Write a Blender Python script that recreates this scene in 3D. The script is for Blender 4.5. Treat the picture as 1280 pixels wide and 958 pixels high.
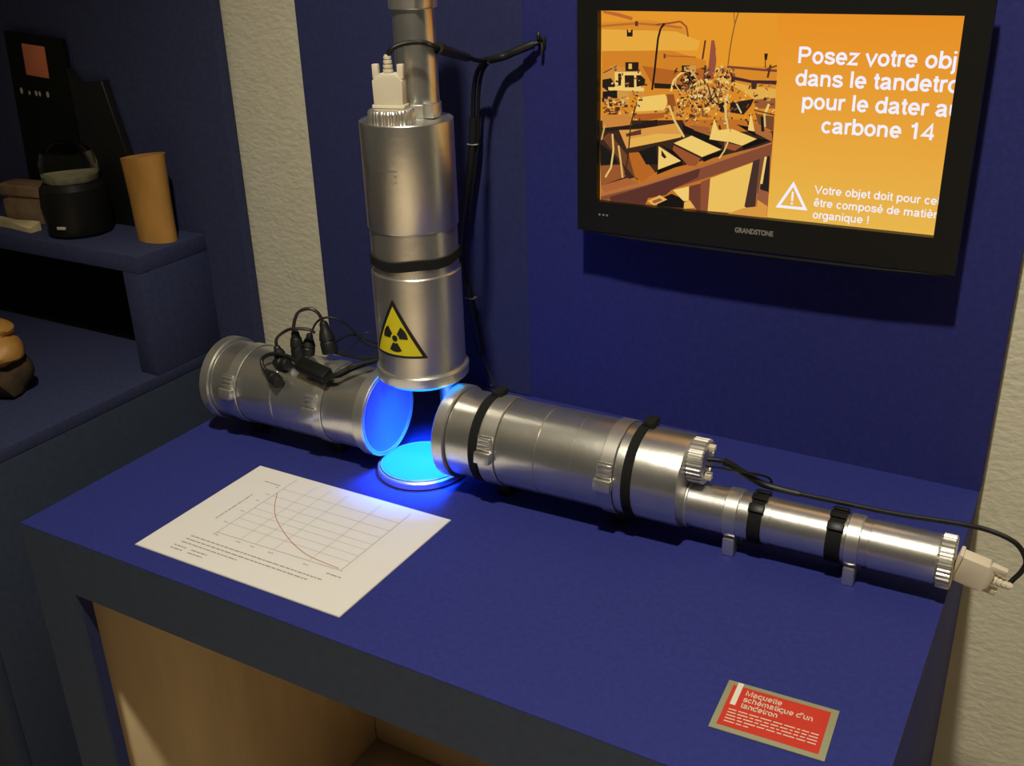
import bpy, bmesh, math, random
from mathutils import Vector, Matrix
for o in list(bpy.data.objects): bpy.data.objects.remove(o, do_unlink=True)
SC = bpy.context.scene
COL = SC.collection
rnd = random.Random(4)

# ------------------------------------------------------------------ camera
cam = bpy.data.cameras.new('camera'); cam_o = bpy.data.objects.new('camera', cam); COL.objects.link(cam_o)
cam.sensor_width = 36.0; cam.lens = 1296.85 / 1280 * 36.0; cam.clip_start = .01; cam.clip_end = 50
right = Vector((.8672, .4972, -.0284)); up = Vector((-.1801, .3663, .9129)); back = Vector((.4644, -.7865, .4071))
m3 = Matrix((right, up, back)).transposed(); m3 = m3.to_quaternion().to_matrix()
cam_o.matrix_world = Matrix.Translation((1.0675, -.6288, .6478)) @ m3.to_4x4()
SC.camera = cam_o
# ------------------------------------------------------------------ world, lights, exposure
w = bpy.data.worlds.new('room_air'); SC.world = w; w.use_nodes = True
w.node_tree.nodes['Background'].inputs[0].default_value = (1, .94, .80, 1)
w.node_tree.nodes['Background'].inputs[1].default_value = .035
SC.view_settings.view_transform = 'Standard'; SC.view_settings.look = 'None'
SC.view_settings.exposure = 0; SC.view_settings.gamma = 1; SC.view_settings.use_curve_mapping = False

def aim(o, target):
    d = Vector(target) - o.location
    o.rotation_euler = d.to_track_quat('-Z', 'Y').to_euler()
def spot(name, loc, target, power, angle, blend, radius, color):
    l = bpy.data.lights.new(name, 'SPOT'); l.energy = power; l.spot_size = math.radians(angle); l.spot_blend = blend
    l.shadow_soft_size = radius; l.color = color
    o = bpy.data.objects.new(name, l); COL.objects.link(o); o.location = loc; aim(o, target); return o
def area(name, loc, target, power, size, color, shape='DISK', size_y=None, spread=180):
    l = bpy.data.lights.new(name, 'AREA'); l.energy = power; l.shape = shape; l.size = size; l.color = color
    if size_y: l.size_y = size_y
    l.spread = math.radians(spread)
    o = bpy.data.objects.new(name, l); COL.objects.link(o); o.location = loc; aim(o, target); return o
WARM = (1, .92, .76)
spot('ceiling_spotlight', (.86, -.62, 2.14), (.74, .28, 0), 162, 80, .92, .05, WARM)
area('floor_bounce_fill', (1.2, -2.0, 2.3), (1.2, -1.9, -.8), 44, .5, WARM, 'RECTANGLE', .5, spread=78)  # unseen lamp added to light the floor, whose bounce fills under the table
# blue lamps in the model: one behind the lens of the hanging barrel, one behind the lens on the table
area('blue_lamp_down', (.368, .340, .1285), (.368, .340, 0), 1.3, .085, (.02, .16, 1.0), spread=80)

# ------------------------------------------------------------------ materials
def mat(name, col, rough=.6, metal=0, spec=.5, var=.0, vscale=30, bump=0, bscale=200, bstretch=(1,1,1), emit=None, estr=0, aniso=0, alpha=None, trans=0, coat=0):
    m = bpy.data.materials.new(name); m.use_nodes = True
    nt = m.node_tree; b = nt.nodes['Principled BSDF']
    b.inputs['Base Color'].default_value = (*col, 1); b.inputs['Roughness'].default_value = rough
    b.inputs['Metallic'].default_value = metal; b.inputs['Specular IOR Level'].default_value = spec
    if coat: b.inputs['Coat Weight'].default_value = coat
    if trans: b.inputs['Transmission Weight'].default_value = trans
    if aniso: b.inputs['Anisotropic'].default_value = aniso
    if emit: b.inputs['Emission Color'].default_value = (*emit, 1); b.inputs['Emission Strength'].default_value = estr
    tc = nt.nodes.new('ShaderNodeTexCoord'); mp = nt.nodes.new('ShaderNodeMapping'); mp.inputs['Scale'].default_value = bstretch
    nt.links.new(tc.outputs['Object'], mp.inputs['Vector'])
    if var:
        n = nt.nodes.new('ShaderNodeTexNoise'); n.inputs['Scale'].default_value = vscale; n.inputs['Detail'].default_value = 4
        nt.links.new(mp.outputs[0], n.inputs['Vector'])
        r = nt.nodes.new('ShaderNodeMapRange'); r.inputs[1].default_value = .3; r.inputs[2].default_value = .7
        r.inputs[3].default_value = 1 - var; r.inputs[4].default_value = 1 + var
        nt.links.new(n.outputs[0], r.inputs[0])
        mx = nt.nodes.new('ShaderNodeMix'); mx.data_type = 'RGBA'; mx.blend_type = 'MULTIPLY'; mx.inputs[0].default_value = 1
        mx.inputs[6].default_value = (*col, 1); nt.links.new(r.outputs[0], mx.inputs[7]); nt.links.new(mx.outputs[2], b.inputs['Base Color'])
    if bump:
        n2 = nt.nodes.new('ShaderNodeTexNoise'); n2.inputs['Scale'].default_value = bscale; n2.inputs['Detail'].default_value = 3
        nt.links.new(mp.outputs[0], n2.inputs['Vector'])
        bp = nt.nodes.new('ShaderNodeBump'); bp.inputs['Strength'].default_value = bump; bp.inputs['Distance'].default_value = .003
        nt.links.new(n2.outputs[0], bp.inputs['Height']); nt.links.new(bp.outputs[0], b.inputs['Normal'])
    return m
M = dict(
    blue_dimmed=mat('blue_paint_dimmed', (.025, .029, .165), .75, spec=.2, var=.10, vscale=160, bump=.10, bscale=600),  # table blue darkened: the wall's weaker light is put into the colour
    blue=mat('blue_paint', (.027, .034, .205), .7, spec=.25, var=.10, vscale=160, bump=.10, bscale=600),
    blue_dark=mat('blue_paint_panel', (.030, .036, .112), .75, spec=.2, var=.10, vscale=160, bump=.10, bscale=600),
    slate=mat('slate_edge_paint_and_shade', (.038, .052, .088), .7, spec=.3, var=.1, vscale=90, bump=.1, bscale=500),  # front frame paint, also painted shade below the table and between the units
    cream=mat('woodchip_wallpaper', (.70, .66, .50), .85, spec=.2, var=.04, vscale=40, bump=.55, bscale=110, bstretch=(.7, 1, 1.2)),
    ply=mat('bare_plywood', (.84, .66, .39), .7, spec=.2, var=.12, vscale=14, bstretch=(1, 1, .2)),
    floor=mat('brown_floor', (.40, .32, .22), .5, var=.2, vscale=12),
    alu=mat('brushed_aluminium', (.76, .75, .70), .29, metal=.93, var=.06, vscale=25, bump=.05, bscale=120),
    alu2=mat('aluminium_cast', (.78, .76, .69), .34, metal=.90, var=.05, vscale=40),
    groove=mat('dark_joint', (.05, .045, .04), .7),
    black=mat('black_rubber', (.012, .012, .011), .5, spec=.4),
    strap=mat('black_webbing', (.013, .013, .012), .85, spec=.2, bump=.4, bscale=900),
    gloss=mat('black_gloss_plastic', (.010, .010, .009), .40, spec=.25),
    cable=mat('black_cable', (.010, .010, .009), .5, spec=.3),
    cablep=mat('plum_cable', (.035, .016, .017), .45, spec=.5),
    ivory=mat('ivory_plastic', (.74, .66, .50), .45, spec=.4),
    white=mat('white_paper', (.84, .81, .75), .6, spec=.3),
    ink=mat('grey_ink', (.36, .33, .29), .7), inkl=mat('pale_grey_ink', (.44, .40, .33), .7), inkr=mat('red_ink', (.50, .17, .13), .7),
    red=mat('red_print', (.62, .045, .025), .55, spec=.3, var=.04), khaki=mat('khaki_border', (.33, .32, .19), .6),
    pale=mat('pale_print', (.78, .62, .48), .6), palew=mat('white_print', (.80, .77, .66), .6),
    yellow=mat('yellow_sticker', (.76, .66, .012), .45), sblack=mat('sticker_black', (.012, .010, .010), .5),
    blue_left=mat('greyish_blue_paint', (.042, .050, .115), .8, spec=.2, var=.12, vscale=120, bump=.1, bscale=500),  # greyer blue for the left unit and its wall
    lens=mat('glowing_blue_lens', (.01, .04, .12), .4, spec=.2, emit=(.012, .37, 1.0), estr=1.55),
    lens2=mat('dim_blue_lens', (.015, .15, .48), .5, spec=.2, emit=(.045, .020, .80), estr=.50),
    horn=mat('amber_wood', (.54, .27, .06), .5, var=.25, vscale=18, bstretch=(1, 1, .4)),
    hornd=mat('amber_wood_dark', (.33, .13, .03), .5, var=.2, vscale=22),
    brown=mat('brown_clay', (.22, .14, .08), .8, var=.25, vscale=30), bone=mat('pale_bone', (.66, .55, .30), .6, var=.3, vscale=25),
    bark=mat('dark_bark', (.07, .045, .02), .85, var=.35, vscale=40, bump=.8, bscale=60),
    beige=mat('beige_sample', (.45, .38, .25), .7, var=.3, vscale=60),
    orange=mat('orange_print', (.75, .22, .10), .6, var=.05), grey=mat('grey_print', (.55, .53, .42), .6),
    shade_and_board=mat('niche_shade_and_board_black', (.008, .009, .006), .9, spec=.1),  # black for the niche's painted shade and for the display board
    silver=mat('silver_print', (.34, .32, .27), .4, metal=.3),
)
def glass_mat():
    m = bpy.data.materials.new('clear_glass'); m.use_nodes = True; b = m.node_tree.nodes['Principled BSDF']
    b.inputs['Base Color'].default_value = (.9, .95, .92, 1); b.inputs['Roughness'].default_value = .03
    b.inputs['Transmission Weight'].default_value = 1; b.inputs['IOR'].default_value = 1.2
    return m
M['glass'] = glass_mat()
def emission_mat(name, attr=None, col=None, strength=1.0):
    m = bpy.data.materials.new(name); m.use_nodes = True; nt = m.node_tree; nt.nodes.clear()
    out = nt.nodes.new('ShaderNodeOutputMaterial'); e = nt.nodes.new('ShaderNodeEmission'); e.inputs[1].default_value = strength
    if attr:
        a = nt.nodes.new('ShaderNodeVertexColor'); a.layer_name = attr; nt.links.new(a.outputs[0], e.inputs[0])
    else: e.inputs[0].default_value = (*col, 1)
    nt.links.new(e.outputs[0], out.inputs[0]); return m
M['screen'] = emission_mat('screen_picture_light', attr='Col')
M['screen_text'] = emission_mat('screen_text_light', col=(.90, .86, .95))

# ------------------------------------------------------------------ helpers
MW = {}
def tag(o, label=None, cat=None, group=None, kind=None):
    if label: o['label'] = label
    if cat: o['category'] = cat
    if group: o['group'] = group
    if kind: o['kind'] = kind
    return o
def thing(name, label, cat, loc=(0, 0, 0), rotz=0, group=None):
    o = bpy.data.objects.new(name, None); COL.objects.link(o); o.empty_display_size = .02
    o.location = loc; o.rotation_euler = (0, 0, rotz)
    MW[o.name] = Matrix.Translation(loc) @ Matrix.Rotation(rotz, 4, 'Z')
    return tag(o, label, cat, group)
def obj(name, bm, m, parent=None, world=True, smooth=True, base=None):
    """link bm as one mesh; world=True means bm is in world space, else it is in the parent's space"""
    if parent is not None and world:
        root = parent
        while root.parent: root = root.parent
        if root.name in MW: bmesh.ops.transform(bm, matrix=MW[root.name].inverted(), verts=bm.verts)
        elif 'base' in root: bmesh.ops.translate(bm, vec=-Vector(root['base']), verts=bm.verts)
    if parent is None:
        if base is None:
            xs = [v.co for v in bm.verts]; base = (sum(c.x for c in xs) / len(xs), sum(c.y for c in xs) / len(xs), min(c.z for c in xs))
        bmesh.ops.translate(bm, vec=-Vector(base), verts=bm.verts)
    bmesh.ops.recalc_face_normals(bm, faces=bm.faces)
    me = bpy.data.meshes.new(name); bm.to_mesh(me); bm.free()
    o = bpy.data.objects.new(name, me); COL.objects.link(o)
    me.materials.append(M[m] if isinstance(m, str) else m)
    if parent is not None: o.parent = parent
    else: o.location = base; MW[o.name] = Matrix.Translation(base)
    if smooth:
        for p in me.polygons: p.use_smooth = True
        bb = bmesh.new(); bb.from_mesh(me)
        for e in bb.edges:
            if len(e.link_faces) == 2 and e.calc_face_angle(0) > math.radians(32): e.smooth = False
        bb.to_mesh(me); bb.free()
    return o
def box(bm, lo, hi, bevel=0, mtx=None):
    lo = Vector(lo); hi = Vector(hi); c = (lo + hi) / 2; s = hi - lo
    g = bmesh.ops.create_cube(bm, size=1, matrix=Matrix.Translation(c) @ Matrix.Diagonal((*s, 1)))
    vs = g['verts']
    if bevel:
        es = list({e for v in vs for e in v.link_edges})
        r = bmesh.ops.bevel(bm, geom=es, offset=bevel, segments=2, profile=.5, affect='EDGES')
        vs = list({v for f in r['faces'] for v in f.verts} | {v for v in vs if v.is_valid})
    if mtx is not None: bmesh.ops.transform(bm, matrix=mtx, verts=vs)
    return bm
def B(lo, hi, bevel=.0015, mtx=None): return box(bmesh.new(), lo, hi, bevel, mtx)
AX = {'x': Matrix(((0, 0, 1, 0), (1, 0, 0, 0), (0, 1, 0, 0), (0, 0, 0, 1))), 'z': Matrix.Identity(4)}
def lathe(profile, mtx, segs=72, teeth=0, tdepth=.001, bm=None, closed=False):
    """profile of (axial, radius) turned about local z, then moved by mtx; radius 0 closes an end"""
    bm = bm or bmesh.new(); rows = []
    for s, r in profile:
        if r <= 1e-6: rows.append([bm.verts.new(mtx @ Vector((0, 0, s)))]); continue
        row = []
        for k in range(segs):
            rr = r - (tdepth if teeth and (k * teeth * 2 // segs) % 2 else 0)
            a = 2 * math.pi * k / segs
            row.append(bm.verts.new(mtx @ Vector((rr * math.cos(a), rr * math.sin(a), s))))
        rows.append(row)
    pairs = list(zip(rows, rows[1:])) + ([(rows[-1], rows[0])] if closed else [])
    for a, b in pairs:
        for k in range(segs):
            k2 = (k + 1) % segs
            if len(a) == 1 and len(b) > 1: bm.faces.new((a[0], b[k], b[k2]))
            elif len(b) == 1 and len(a) > 1: bm.faces.new((a[k], b[0], a[k2]))
            elif len(a) > 1: bm.faces.new((a[k], b[k], b[k2], a[k2]))
    return bm
def ring(s0, s1, r, rin, mtx, b=.0008, segs=72):
    return lathe([(s0, rin), (s0, r - b), (s0 + b, r), (s1 - b, r), (s1, r - b), (s1, rin)], mtx, segs, closed=True)
def spline(pts, n=8):
    pts = [Vector(p) for p in pts]; out = []
    P = [pts[0] * 2 - pts[1]] + pts + [pts[-1] * 2 - pts[-2]]
    for i in range(1, len(P) - 2):
        for k in range(n):
            t = k / n; a, b, c, d = P[i - 1], P[i], P[i + 1], P[i + 2]
            out.append(.5 * (2 * b + (c - a) * t + (2 * a - 5 * b + 4 * c - d) * t * t + (3 * b - a - 3 * c + d) * t ** 3))
    out.append(pts[-1]); return out
def tube(pts, r, segs=10, bm=None, smooth=True, radii=None):
    bm = bm or bmesh.new(); P = spline(pts) if smooth else [Vector(p) for p in pts]
    prev = None; rows = []; n = None
    for i, p in enumerate(P):
        t = (P[min(i + 1, len(P) - 1)] - P[max(i - 1, 0)]).normalized()
        if n is None: n = t.orthogonal().normalized()
        n = (n - t * n.dot(t)).normalized(); b = t.cross(n)
        rr = r if radii is None else radii[0] + (radii[1] - radii[0]) * i / (len(P) - 1)
        rows.append([bm.verts.new(p + rr * (math.cos(2 * math.pi * k / segs) * n + math.sin(2 * math.pi * k / segs) * b)) for k in range(segs)])
    for a, b in zip(rows, rows[1:]):
        for k in range(segs): bm.faces.new((a[k], a[(k + 1) % segs], b[(k + 1) % segs], b[k]))
    bm.faces.new(rows[0]); bm.faces.new(rows[-1]); return bm
def prism(poly, z0, z1, mtx=None, bm=None, bevel=0):
    """extrude a 2D polygon (x,y) from z0 to z1"""
    bm = bm or bmesh.new()
    a = [bm.verts.new((x, y, z0)) for x, y in poly]; b = [bm.verts.new((x, y, z1)) for x, y in poly]; n = len(poly)
    fs = [bm.faces.new(a[::-1]), bm.faces.new(b)] + [bm.faces.new((a[k], a[(k + 1) % n], b[(k + 1) % n], b[k])) for k in range(n)]
    vs = a + b
    if bevel:
        r = bmesh.ops.bevel(bm, geom=list({e for f in fs for e in f.edges}), offset=bevel, segments=2, profile=.5, affect='EDGES')
        vs = list({v for f in r['faces'] for v in f.verts})
    if mtx is not None: bmesh.ops.transform(bm, matrix=mtx, verts=vs)
    return bm
def text_bm(s, size, bold=0, align='LEFT', width=None):
    c = bpy.data.curves.new('lettering', 'FONT'); c.body = s; c.size = size; c.align_x = align; c.offset = bold; c.resolution_u = 3
    o = bpy.data.objects.new('lettering', c); COL.objects.link(o)
    bpy.context.view_layer.update()
    me = bpy.data.meshes.new_from_object(o.evaluated_get(bpy.context.evaluated_depsgraph_get()))
    bm = bmesh.new(); bm.from_mesh(me); bpy.data.objects.remove(o); bpy.data.curves.remove(c); bpy.data.meshes.remove(me)
    if width:
        xs = [v.co.x for v in bm.verts]; k = width / (max(xs) - min(xs)); bmesh.ops.scale(bm, vec=(k, 1, 1), verts=bm.verts)
    return bm
def join(dst, src):
    me = bpy.data.meshes.new('tmp'); src.to_mesh(me); src.free(); dst.from_mesh(me); bpy.data.meshes.remove(me); return dst
def xf(bm, m): bmesh.ops.transform(bm, matrix=m, verts=bm.verts); return bm
T = Matrix.Translation
def RX(a): return Matrix.Rotation(a, 4, 'X')
def RY(a): return Matrix.Rotation(a, 4, 'Y')
def RZ(a): return Matrix.Rotation(a, 4, 'Z')
def frame(p, d, roll=0):
    """matrix whose z axis runs along d, placed at p"""
    q = Vector(d).to_track_quat('Z', 'Y').to_matrix().to_4x4()
    return T(p) @ q @ RZ(roll)
# ---- plain sans lettering drawn with strokes of even width
def arc(cx, cy, rx, ry, a0, a1, n=14): return [(cx + rx * math.cos(math.radians(a0 + (a1 - a0) * k / n)), cy + ry * math.sin(math.radians(a0 + (a1 - a0) * k / n))) for k in range(n + 1)]
HUMP = [(.1, .34), (.15, .43), (.27, .475), (.39, .44), (.44, .34), (.44, 0)]
GL = {' ': (.278, []),
 'o': (.556, [arc(.278, .26, .19, .22, 0, 360, 20)]), 'e': (.556, [[(.09, .255), (.465, .255)] + arc(.278, .26, .188, .22, 0, 318, 18)[1:]]),
 'c': (.5, [arc(.27, .26, .185, .22, 42, 318, 16)]),
 's': (.5, [[(.43, .37), (.37, .455), (.25, .48), (.13, .45), (.09, .37), (.14, .30), (.3, .25), (.42, .2), (.44, .13), (.38, .06), (.25, .04), (.12, .07), (.06, .15)]]),
 'z': (.5, [[(.06, .475), (.43, .475), (.06, .045), (.45, .045)]]), 'v': (.5, [[(.03, .52), (.25, .03), (.47, .52)]]),
 't': (.278, [[(.14, .66), (.14, .12), (.18, .05), (.27, .045)], [(.02, .475), (.26, .475)]]),
 'r': (.333, [[(.1, 0), (.1, .52)], [(.1, .33), (.14, .43), (.22, .475), (.33, .475)]]),
 'b': (.556, [[(.1, 0), (.1, .72)], arc(.3, .26, .19, .22, 0, 360, 20)]), 'd': (.556, [[(.456, 0), (.456, .72)], arc(.256, .26, .19, .22, 0, 360, 20)]),
 'p': (.556, [[(.1, -.2), (.1, .52)], arc(.3, .26, .19, .22, 0, 360, 20)]), 'q': (.556, [[(.456, -.2), (.456, .52)], arc(.256, .26, .19, .22, 0, 360, 20)]),
 'g': (.556, [[(.456, .52), (.456, -.04), (.40, -.14), (.26, -.17), (.12, -.12)], arc(.256, .26, .19, .22, 0, 360, 20)]),
 'j': (.222, [[(.11, .52), (.11, -.10), (.07, -.16), (0, -.16)], [(.11, .62), (.11, .72)]]), 'i': (.222, [[(.11, 0), (.11, .52)], [(.11, .62), (.11, .72)]]),
 'l': (.222, [[(.11, 0), (.11, .72)]]),
 'a': (.556, [[(.09, .37), (.13, .45), (.25, .48), (.37, .45), (.41, .37), (.41, .1), (.44, .045), (.5, .045)], [(.41, .3), (.3, .27), (.15, .23), (.08, .14), (.13, .06), (.22, .04), (.34, .08), (.41, .17)]]),
 'n': (.556, [[(.1, 0), (.1, .52)], HUMP]), 'h': (.556, [[(.1, 0), (.1, .72)], HUMP]),
 'm': (.833, [[(.1, 0), (.1, .52)], [(.1, .34), (.15, .43), (.25, .475), (.36, .44), (.40, .34), (.40, 0)], [(.40, .34), (.45, .43), (.56, .475), (.67, .44), (.71, .34), (.71, 0)]]),
 'u': (.556, [[(.1, .52), (.1, .16), (.15, .07), (.26, .04), (.38, .09), (.44, .18)], [(.44, .52), (.44, 0)]]),
 'P': (.667, [[(.12, 0), (.12, .72)], [(.12, .67), (.42, .67), (.53, .62), (.57, .51), (.53, .40), (.42, .34), (.12, .34)]]),
 'V': (.667, [[(.03, .72), (.33, .03), (.63, .72)]]), 'M': (.833, [[(.1, 0), (.1, .70), (.41, .06), (.72, .70), (.72, 0)]]),
 '1': (.556, [[(.31, 0), (.31, .72)], [(.31, .66), (.25, .58), (.11, .55)]]), '4': (.556, [[(.41, 0), (.41, .66), (.06, .19), (.53, .19)]]),
 '!': (.278, [[(.14, .2), (.14, .72)], [(.14, 0), (.14, .1)]]), "'": (.191, [[(.09, .5), (.09, .72)]])}
for k_, acc in (('é', [(.24, .60), (.36, .73)]), ('è', [(.32, .60), (.20, .73)]), ('ê', [(.15, .60), (.28, .72), (.41, .60)])): GL[k_] = (.556, GL['e'][1] + [acc])
def stroke(bm, pts, wd):
    P = [Vector((x, y)) for x, y in pts]; closed = (P[0] - P[-1]).length < 1e-5; L_ = []; R_ = []
    for i, p in enumerate(P):
        a = P[i] - P[i - 1] if i else (P[-1] - P[-2] if closed else P[1] - P[0]); c = P[i + 1] - P[i] if i < len(P) - 1 else (P[1] - P[0] if closed else P[-1] - P[-2])
        a = a.normalized(); c = c.normalized(); n1 = Vector((-a.y, a.x)); n2 = Vector((-c.y, c.x)); n = (n1 + n2)
        n = n1 if n.length < 1e-4 else n.normalized(); k = min(1 / max(n.dot(n1), .3), 1.9) * wd / 2
        L_.append(bm.verts.new((p.x + n.x * k, p.y + n.y * k, 0))); R_.append(bm.verts.new((p.x - n.x * k, p.y - n.y * k, 0)))
    for i in range(len(P) - 1): bm.faces.new((R_[i], R_[i + 1], L_[i + 1], L_[i]))
def letters(s, size, wd=.10, align='LEFT', width=None):
    bm = bmesh.new(); x = 0
    for ch in s:
        adv, st = GL[ch]
        for line_ in st: stroke(bm, [(px + x, py) for px, py in line_], wd)
        x += adv
    k = size if not width else width / x
    bmesh.ops.scale(bm, vec=(k, size, 1), verts=bm.verts)
    if align == 'CENTER': bmesh.ops.translate(bm, vec=(-x * k / 2, 0, 0), verts=bm.verts)
    return bm

# ================================================================== setting
W, D, FL = .999, .5942, -.80
def struct(name, bm, m): return tag(obj(name, bm, m, smooth=False), kind='structure')
struct('wall_back', B((-3.0, .69, FL), (3.2, .75, 2.3), 0), 'cream')
struct('ceiling', B((-3.0, -4.0, 2.4), (3.2, .75, 2.45), 0), 'cream')
struct('floor', B((-3.0, -4.0, FL - .05), (3.2, .75, FL), 0), 'floor')
struct('wall_center', B((0, D, -.001), (.3775, D + .02, 2.0), .0012), 'blue_dark')
struct('panel_shade_1', B((0, D - .0035, FL), (W, D - .0005, -.0225), 0), 'slate')  # slate stands in for shade on the blue panel below the table
struct('wall_right', B((.3785, D - .002, -.001), (W, D + .02, 2.0), .0006), 'blue_dimmed')
struct('wall_far_right', B((.72, D + .0205, FL), (3.2, .69, 2.3), 0), 'cream')
struct('wall_left', B((-2.2, .66, FL), (-.232, .68, 2.0), .0012), 'blue_left')

# ================================================================== display table
t = thing('display_table', 'blue painted display table with slate coloured front frame, carrying the aluminium model', 'table', (.5, .3, FL))
obj('table_top', B((0, 0, -.0014), (W, D - .0021, 0), 0), 'blue', t, smooth=False)
obj('top_board', B((0, .0046, -.022), (W, D - .0021, -.0015), 0), 'blue', t, smooth=False)
obj('apron', B((0, .0045, -.080), (W, .0215, -.0225), 0), 'blue', t, smooth=False)
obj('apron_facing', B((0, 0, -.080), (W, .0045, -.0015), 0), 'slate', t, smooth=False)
for x0, x1 in ((0, .0745), (W - .0745, W)):
    obj('leg', B((x0, .0045, FL + .001), (x1, .0205, -.0801), 0), 'blue_dark', t, smooth=False)
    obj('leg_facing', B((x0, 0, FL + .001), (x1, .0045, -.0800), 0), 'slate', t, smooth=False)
    k = 1 if x0 == 0 else -1; xo = 0 if x0 == 0 else W
    a, b = sorted((xo, xo + k * .018)); obj('side_panel', B((a, .0225, FL + .001), (b, D - .004, -.0225), .001), 'blue', t)
    a, b = sorted((xo + k * .0185, xo + k * .026)); obj('inner_lining', B((a, .024, FL + .001), (b, D - .02, -.023), .0005), 'ply', t)
obj('back_lining', B((.0265, D - .0195, FL + .001), (W - .0265, D - .012, -.023), .0005), 'ply', t)

# ================================================================== neighbouring display unit
XN, YB, ZT, ZL, DN = -.323, .503, .150, -.067, .658
t = thing('stepped_display_unit', 'dark blue stepped display unit with open niche, left of the table', 'display unit', (-.9, .4, FL))
obj('lower_shelf', B((-1.7, .085, ZL - .02), (XN, DN, ZL), .0012), 'blue_left', t)
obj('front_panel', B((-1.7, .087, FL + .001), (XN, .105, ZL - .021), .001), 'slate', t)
obj('side_panel', B((XN - .018, .106, FL + .001), (XN, DN, ZL - .021), .001), 'slate', t)  # slate instead of blue: shade between the units put into the colour
obj('upper_shelf', B((-1.7, YB, ZT - .030), (XN, DN, ZT), .0012), 'blue_left', t)
obj('upright', B((XN - .043, YB, ZL + .0005), (XN, DN, ZT - .0305), .0012), 'blue_left', t)
obj('niche_shade_board', B((-1.7, .605, ZL + .0005), (XN - .044, .612, ZT - .031), .0005), 'shade_and_board', t)  # black board added, the niche's shade put into its colour

# ================================================================== television
TX0, TX1, TZ0, TZ1, TY = .481, .9395, .280, .582, .544
SX0, SX1, SZ0, SZ1 = .508, .9125, .3195, .548
t = tv = thing('television', 'black flat television showing an orange slide, hung on the blue wall', 'television', (.71, .58, TZ0))
obj('back_shell', B((TX0 + .012, TY + .013, TZ0 + .012), (TX1 - .012, TY + .038, TZ1 - .01), .006), 'gloss', t)
obj('wall_mount', B((.64, TY + .0385, .36), (.78, D - .0025, .50), .002), 'black', t)
bm = bmesh.new()
for lo, hi in (((TX0, TZ0), (TX1, SZ0)), ((TX0, SZ1), (TX1, TZ1)), ((TX0, SZ0), (SX0, SZ1)), ((SX1, SZ0), (TX1, SZ1))):
    box(bm, (lo[0], TY, lo[1]), (hi[0], TY + .0125, hi[1]), 0)
bz = obj('bezel', bm, 'gloss', t, smooth=False)
obj('lower_lip', tube([(TX0 + .01, TY + .004, TZ0 - .001), (.6, TY + .001, TZ0 - .004), (.82, TY + .001, TZ0 - .004), (TX1 - .004, TY + .003, TZ0 - .001)], .0022, 8), 'gloss', t)
def up_m(x, y, z): return T((x, y, z)) @ RX(math.pi / 2)          # flat print facing the viewer's side of the room
obj('brand_lettering', xf(text_bm('GRANDSTONE', .0085, .0003, width=.0465), up_m(.6903, TY - .0003, .3005)), 'silver', bz)
bm = bmesh.new()
for x in (.511, .5165, .5215): box(bm, (x, TY - .0006, .3015), (x + .0026, TY, .3040), .0002)
obj('indicator_lights', bm, 'silver', bz)
# the picture on the screen: flat print made of coloured facets
def srgb(c): return tuple(((v / 255 + .055) / 1.055) ** 2.4 if v > 10 else v / 255 / 12.92 for v in c)
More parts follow.
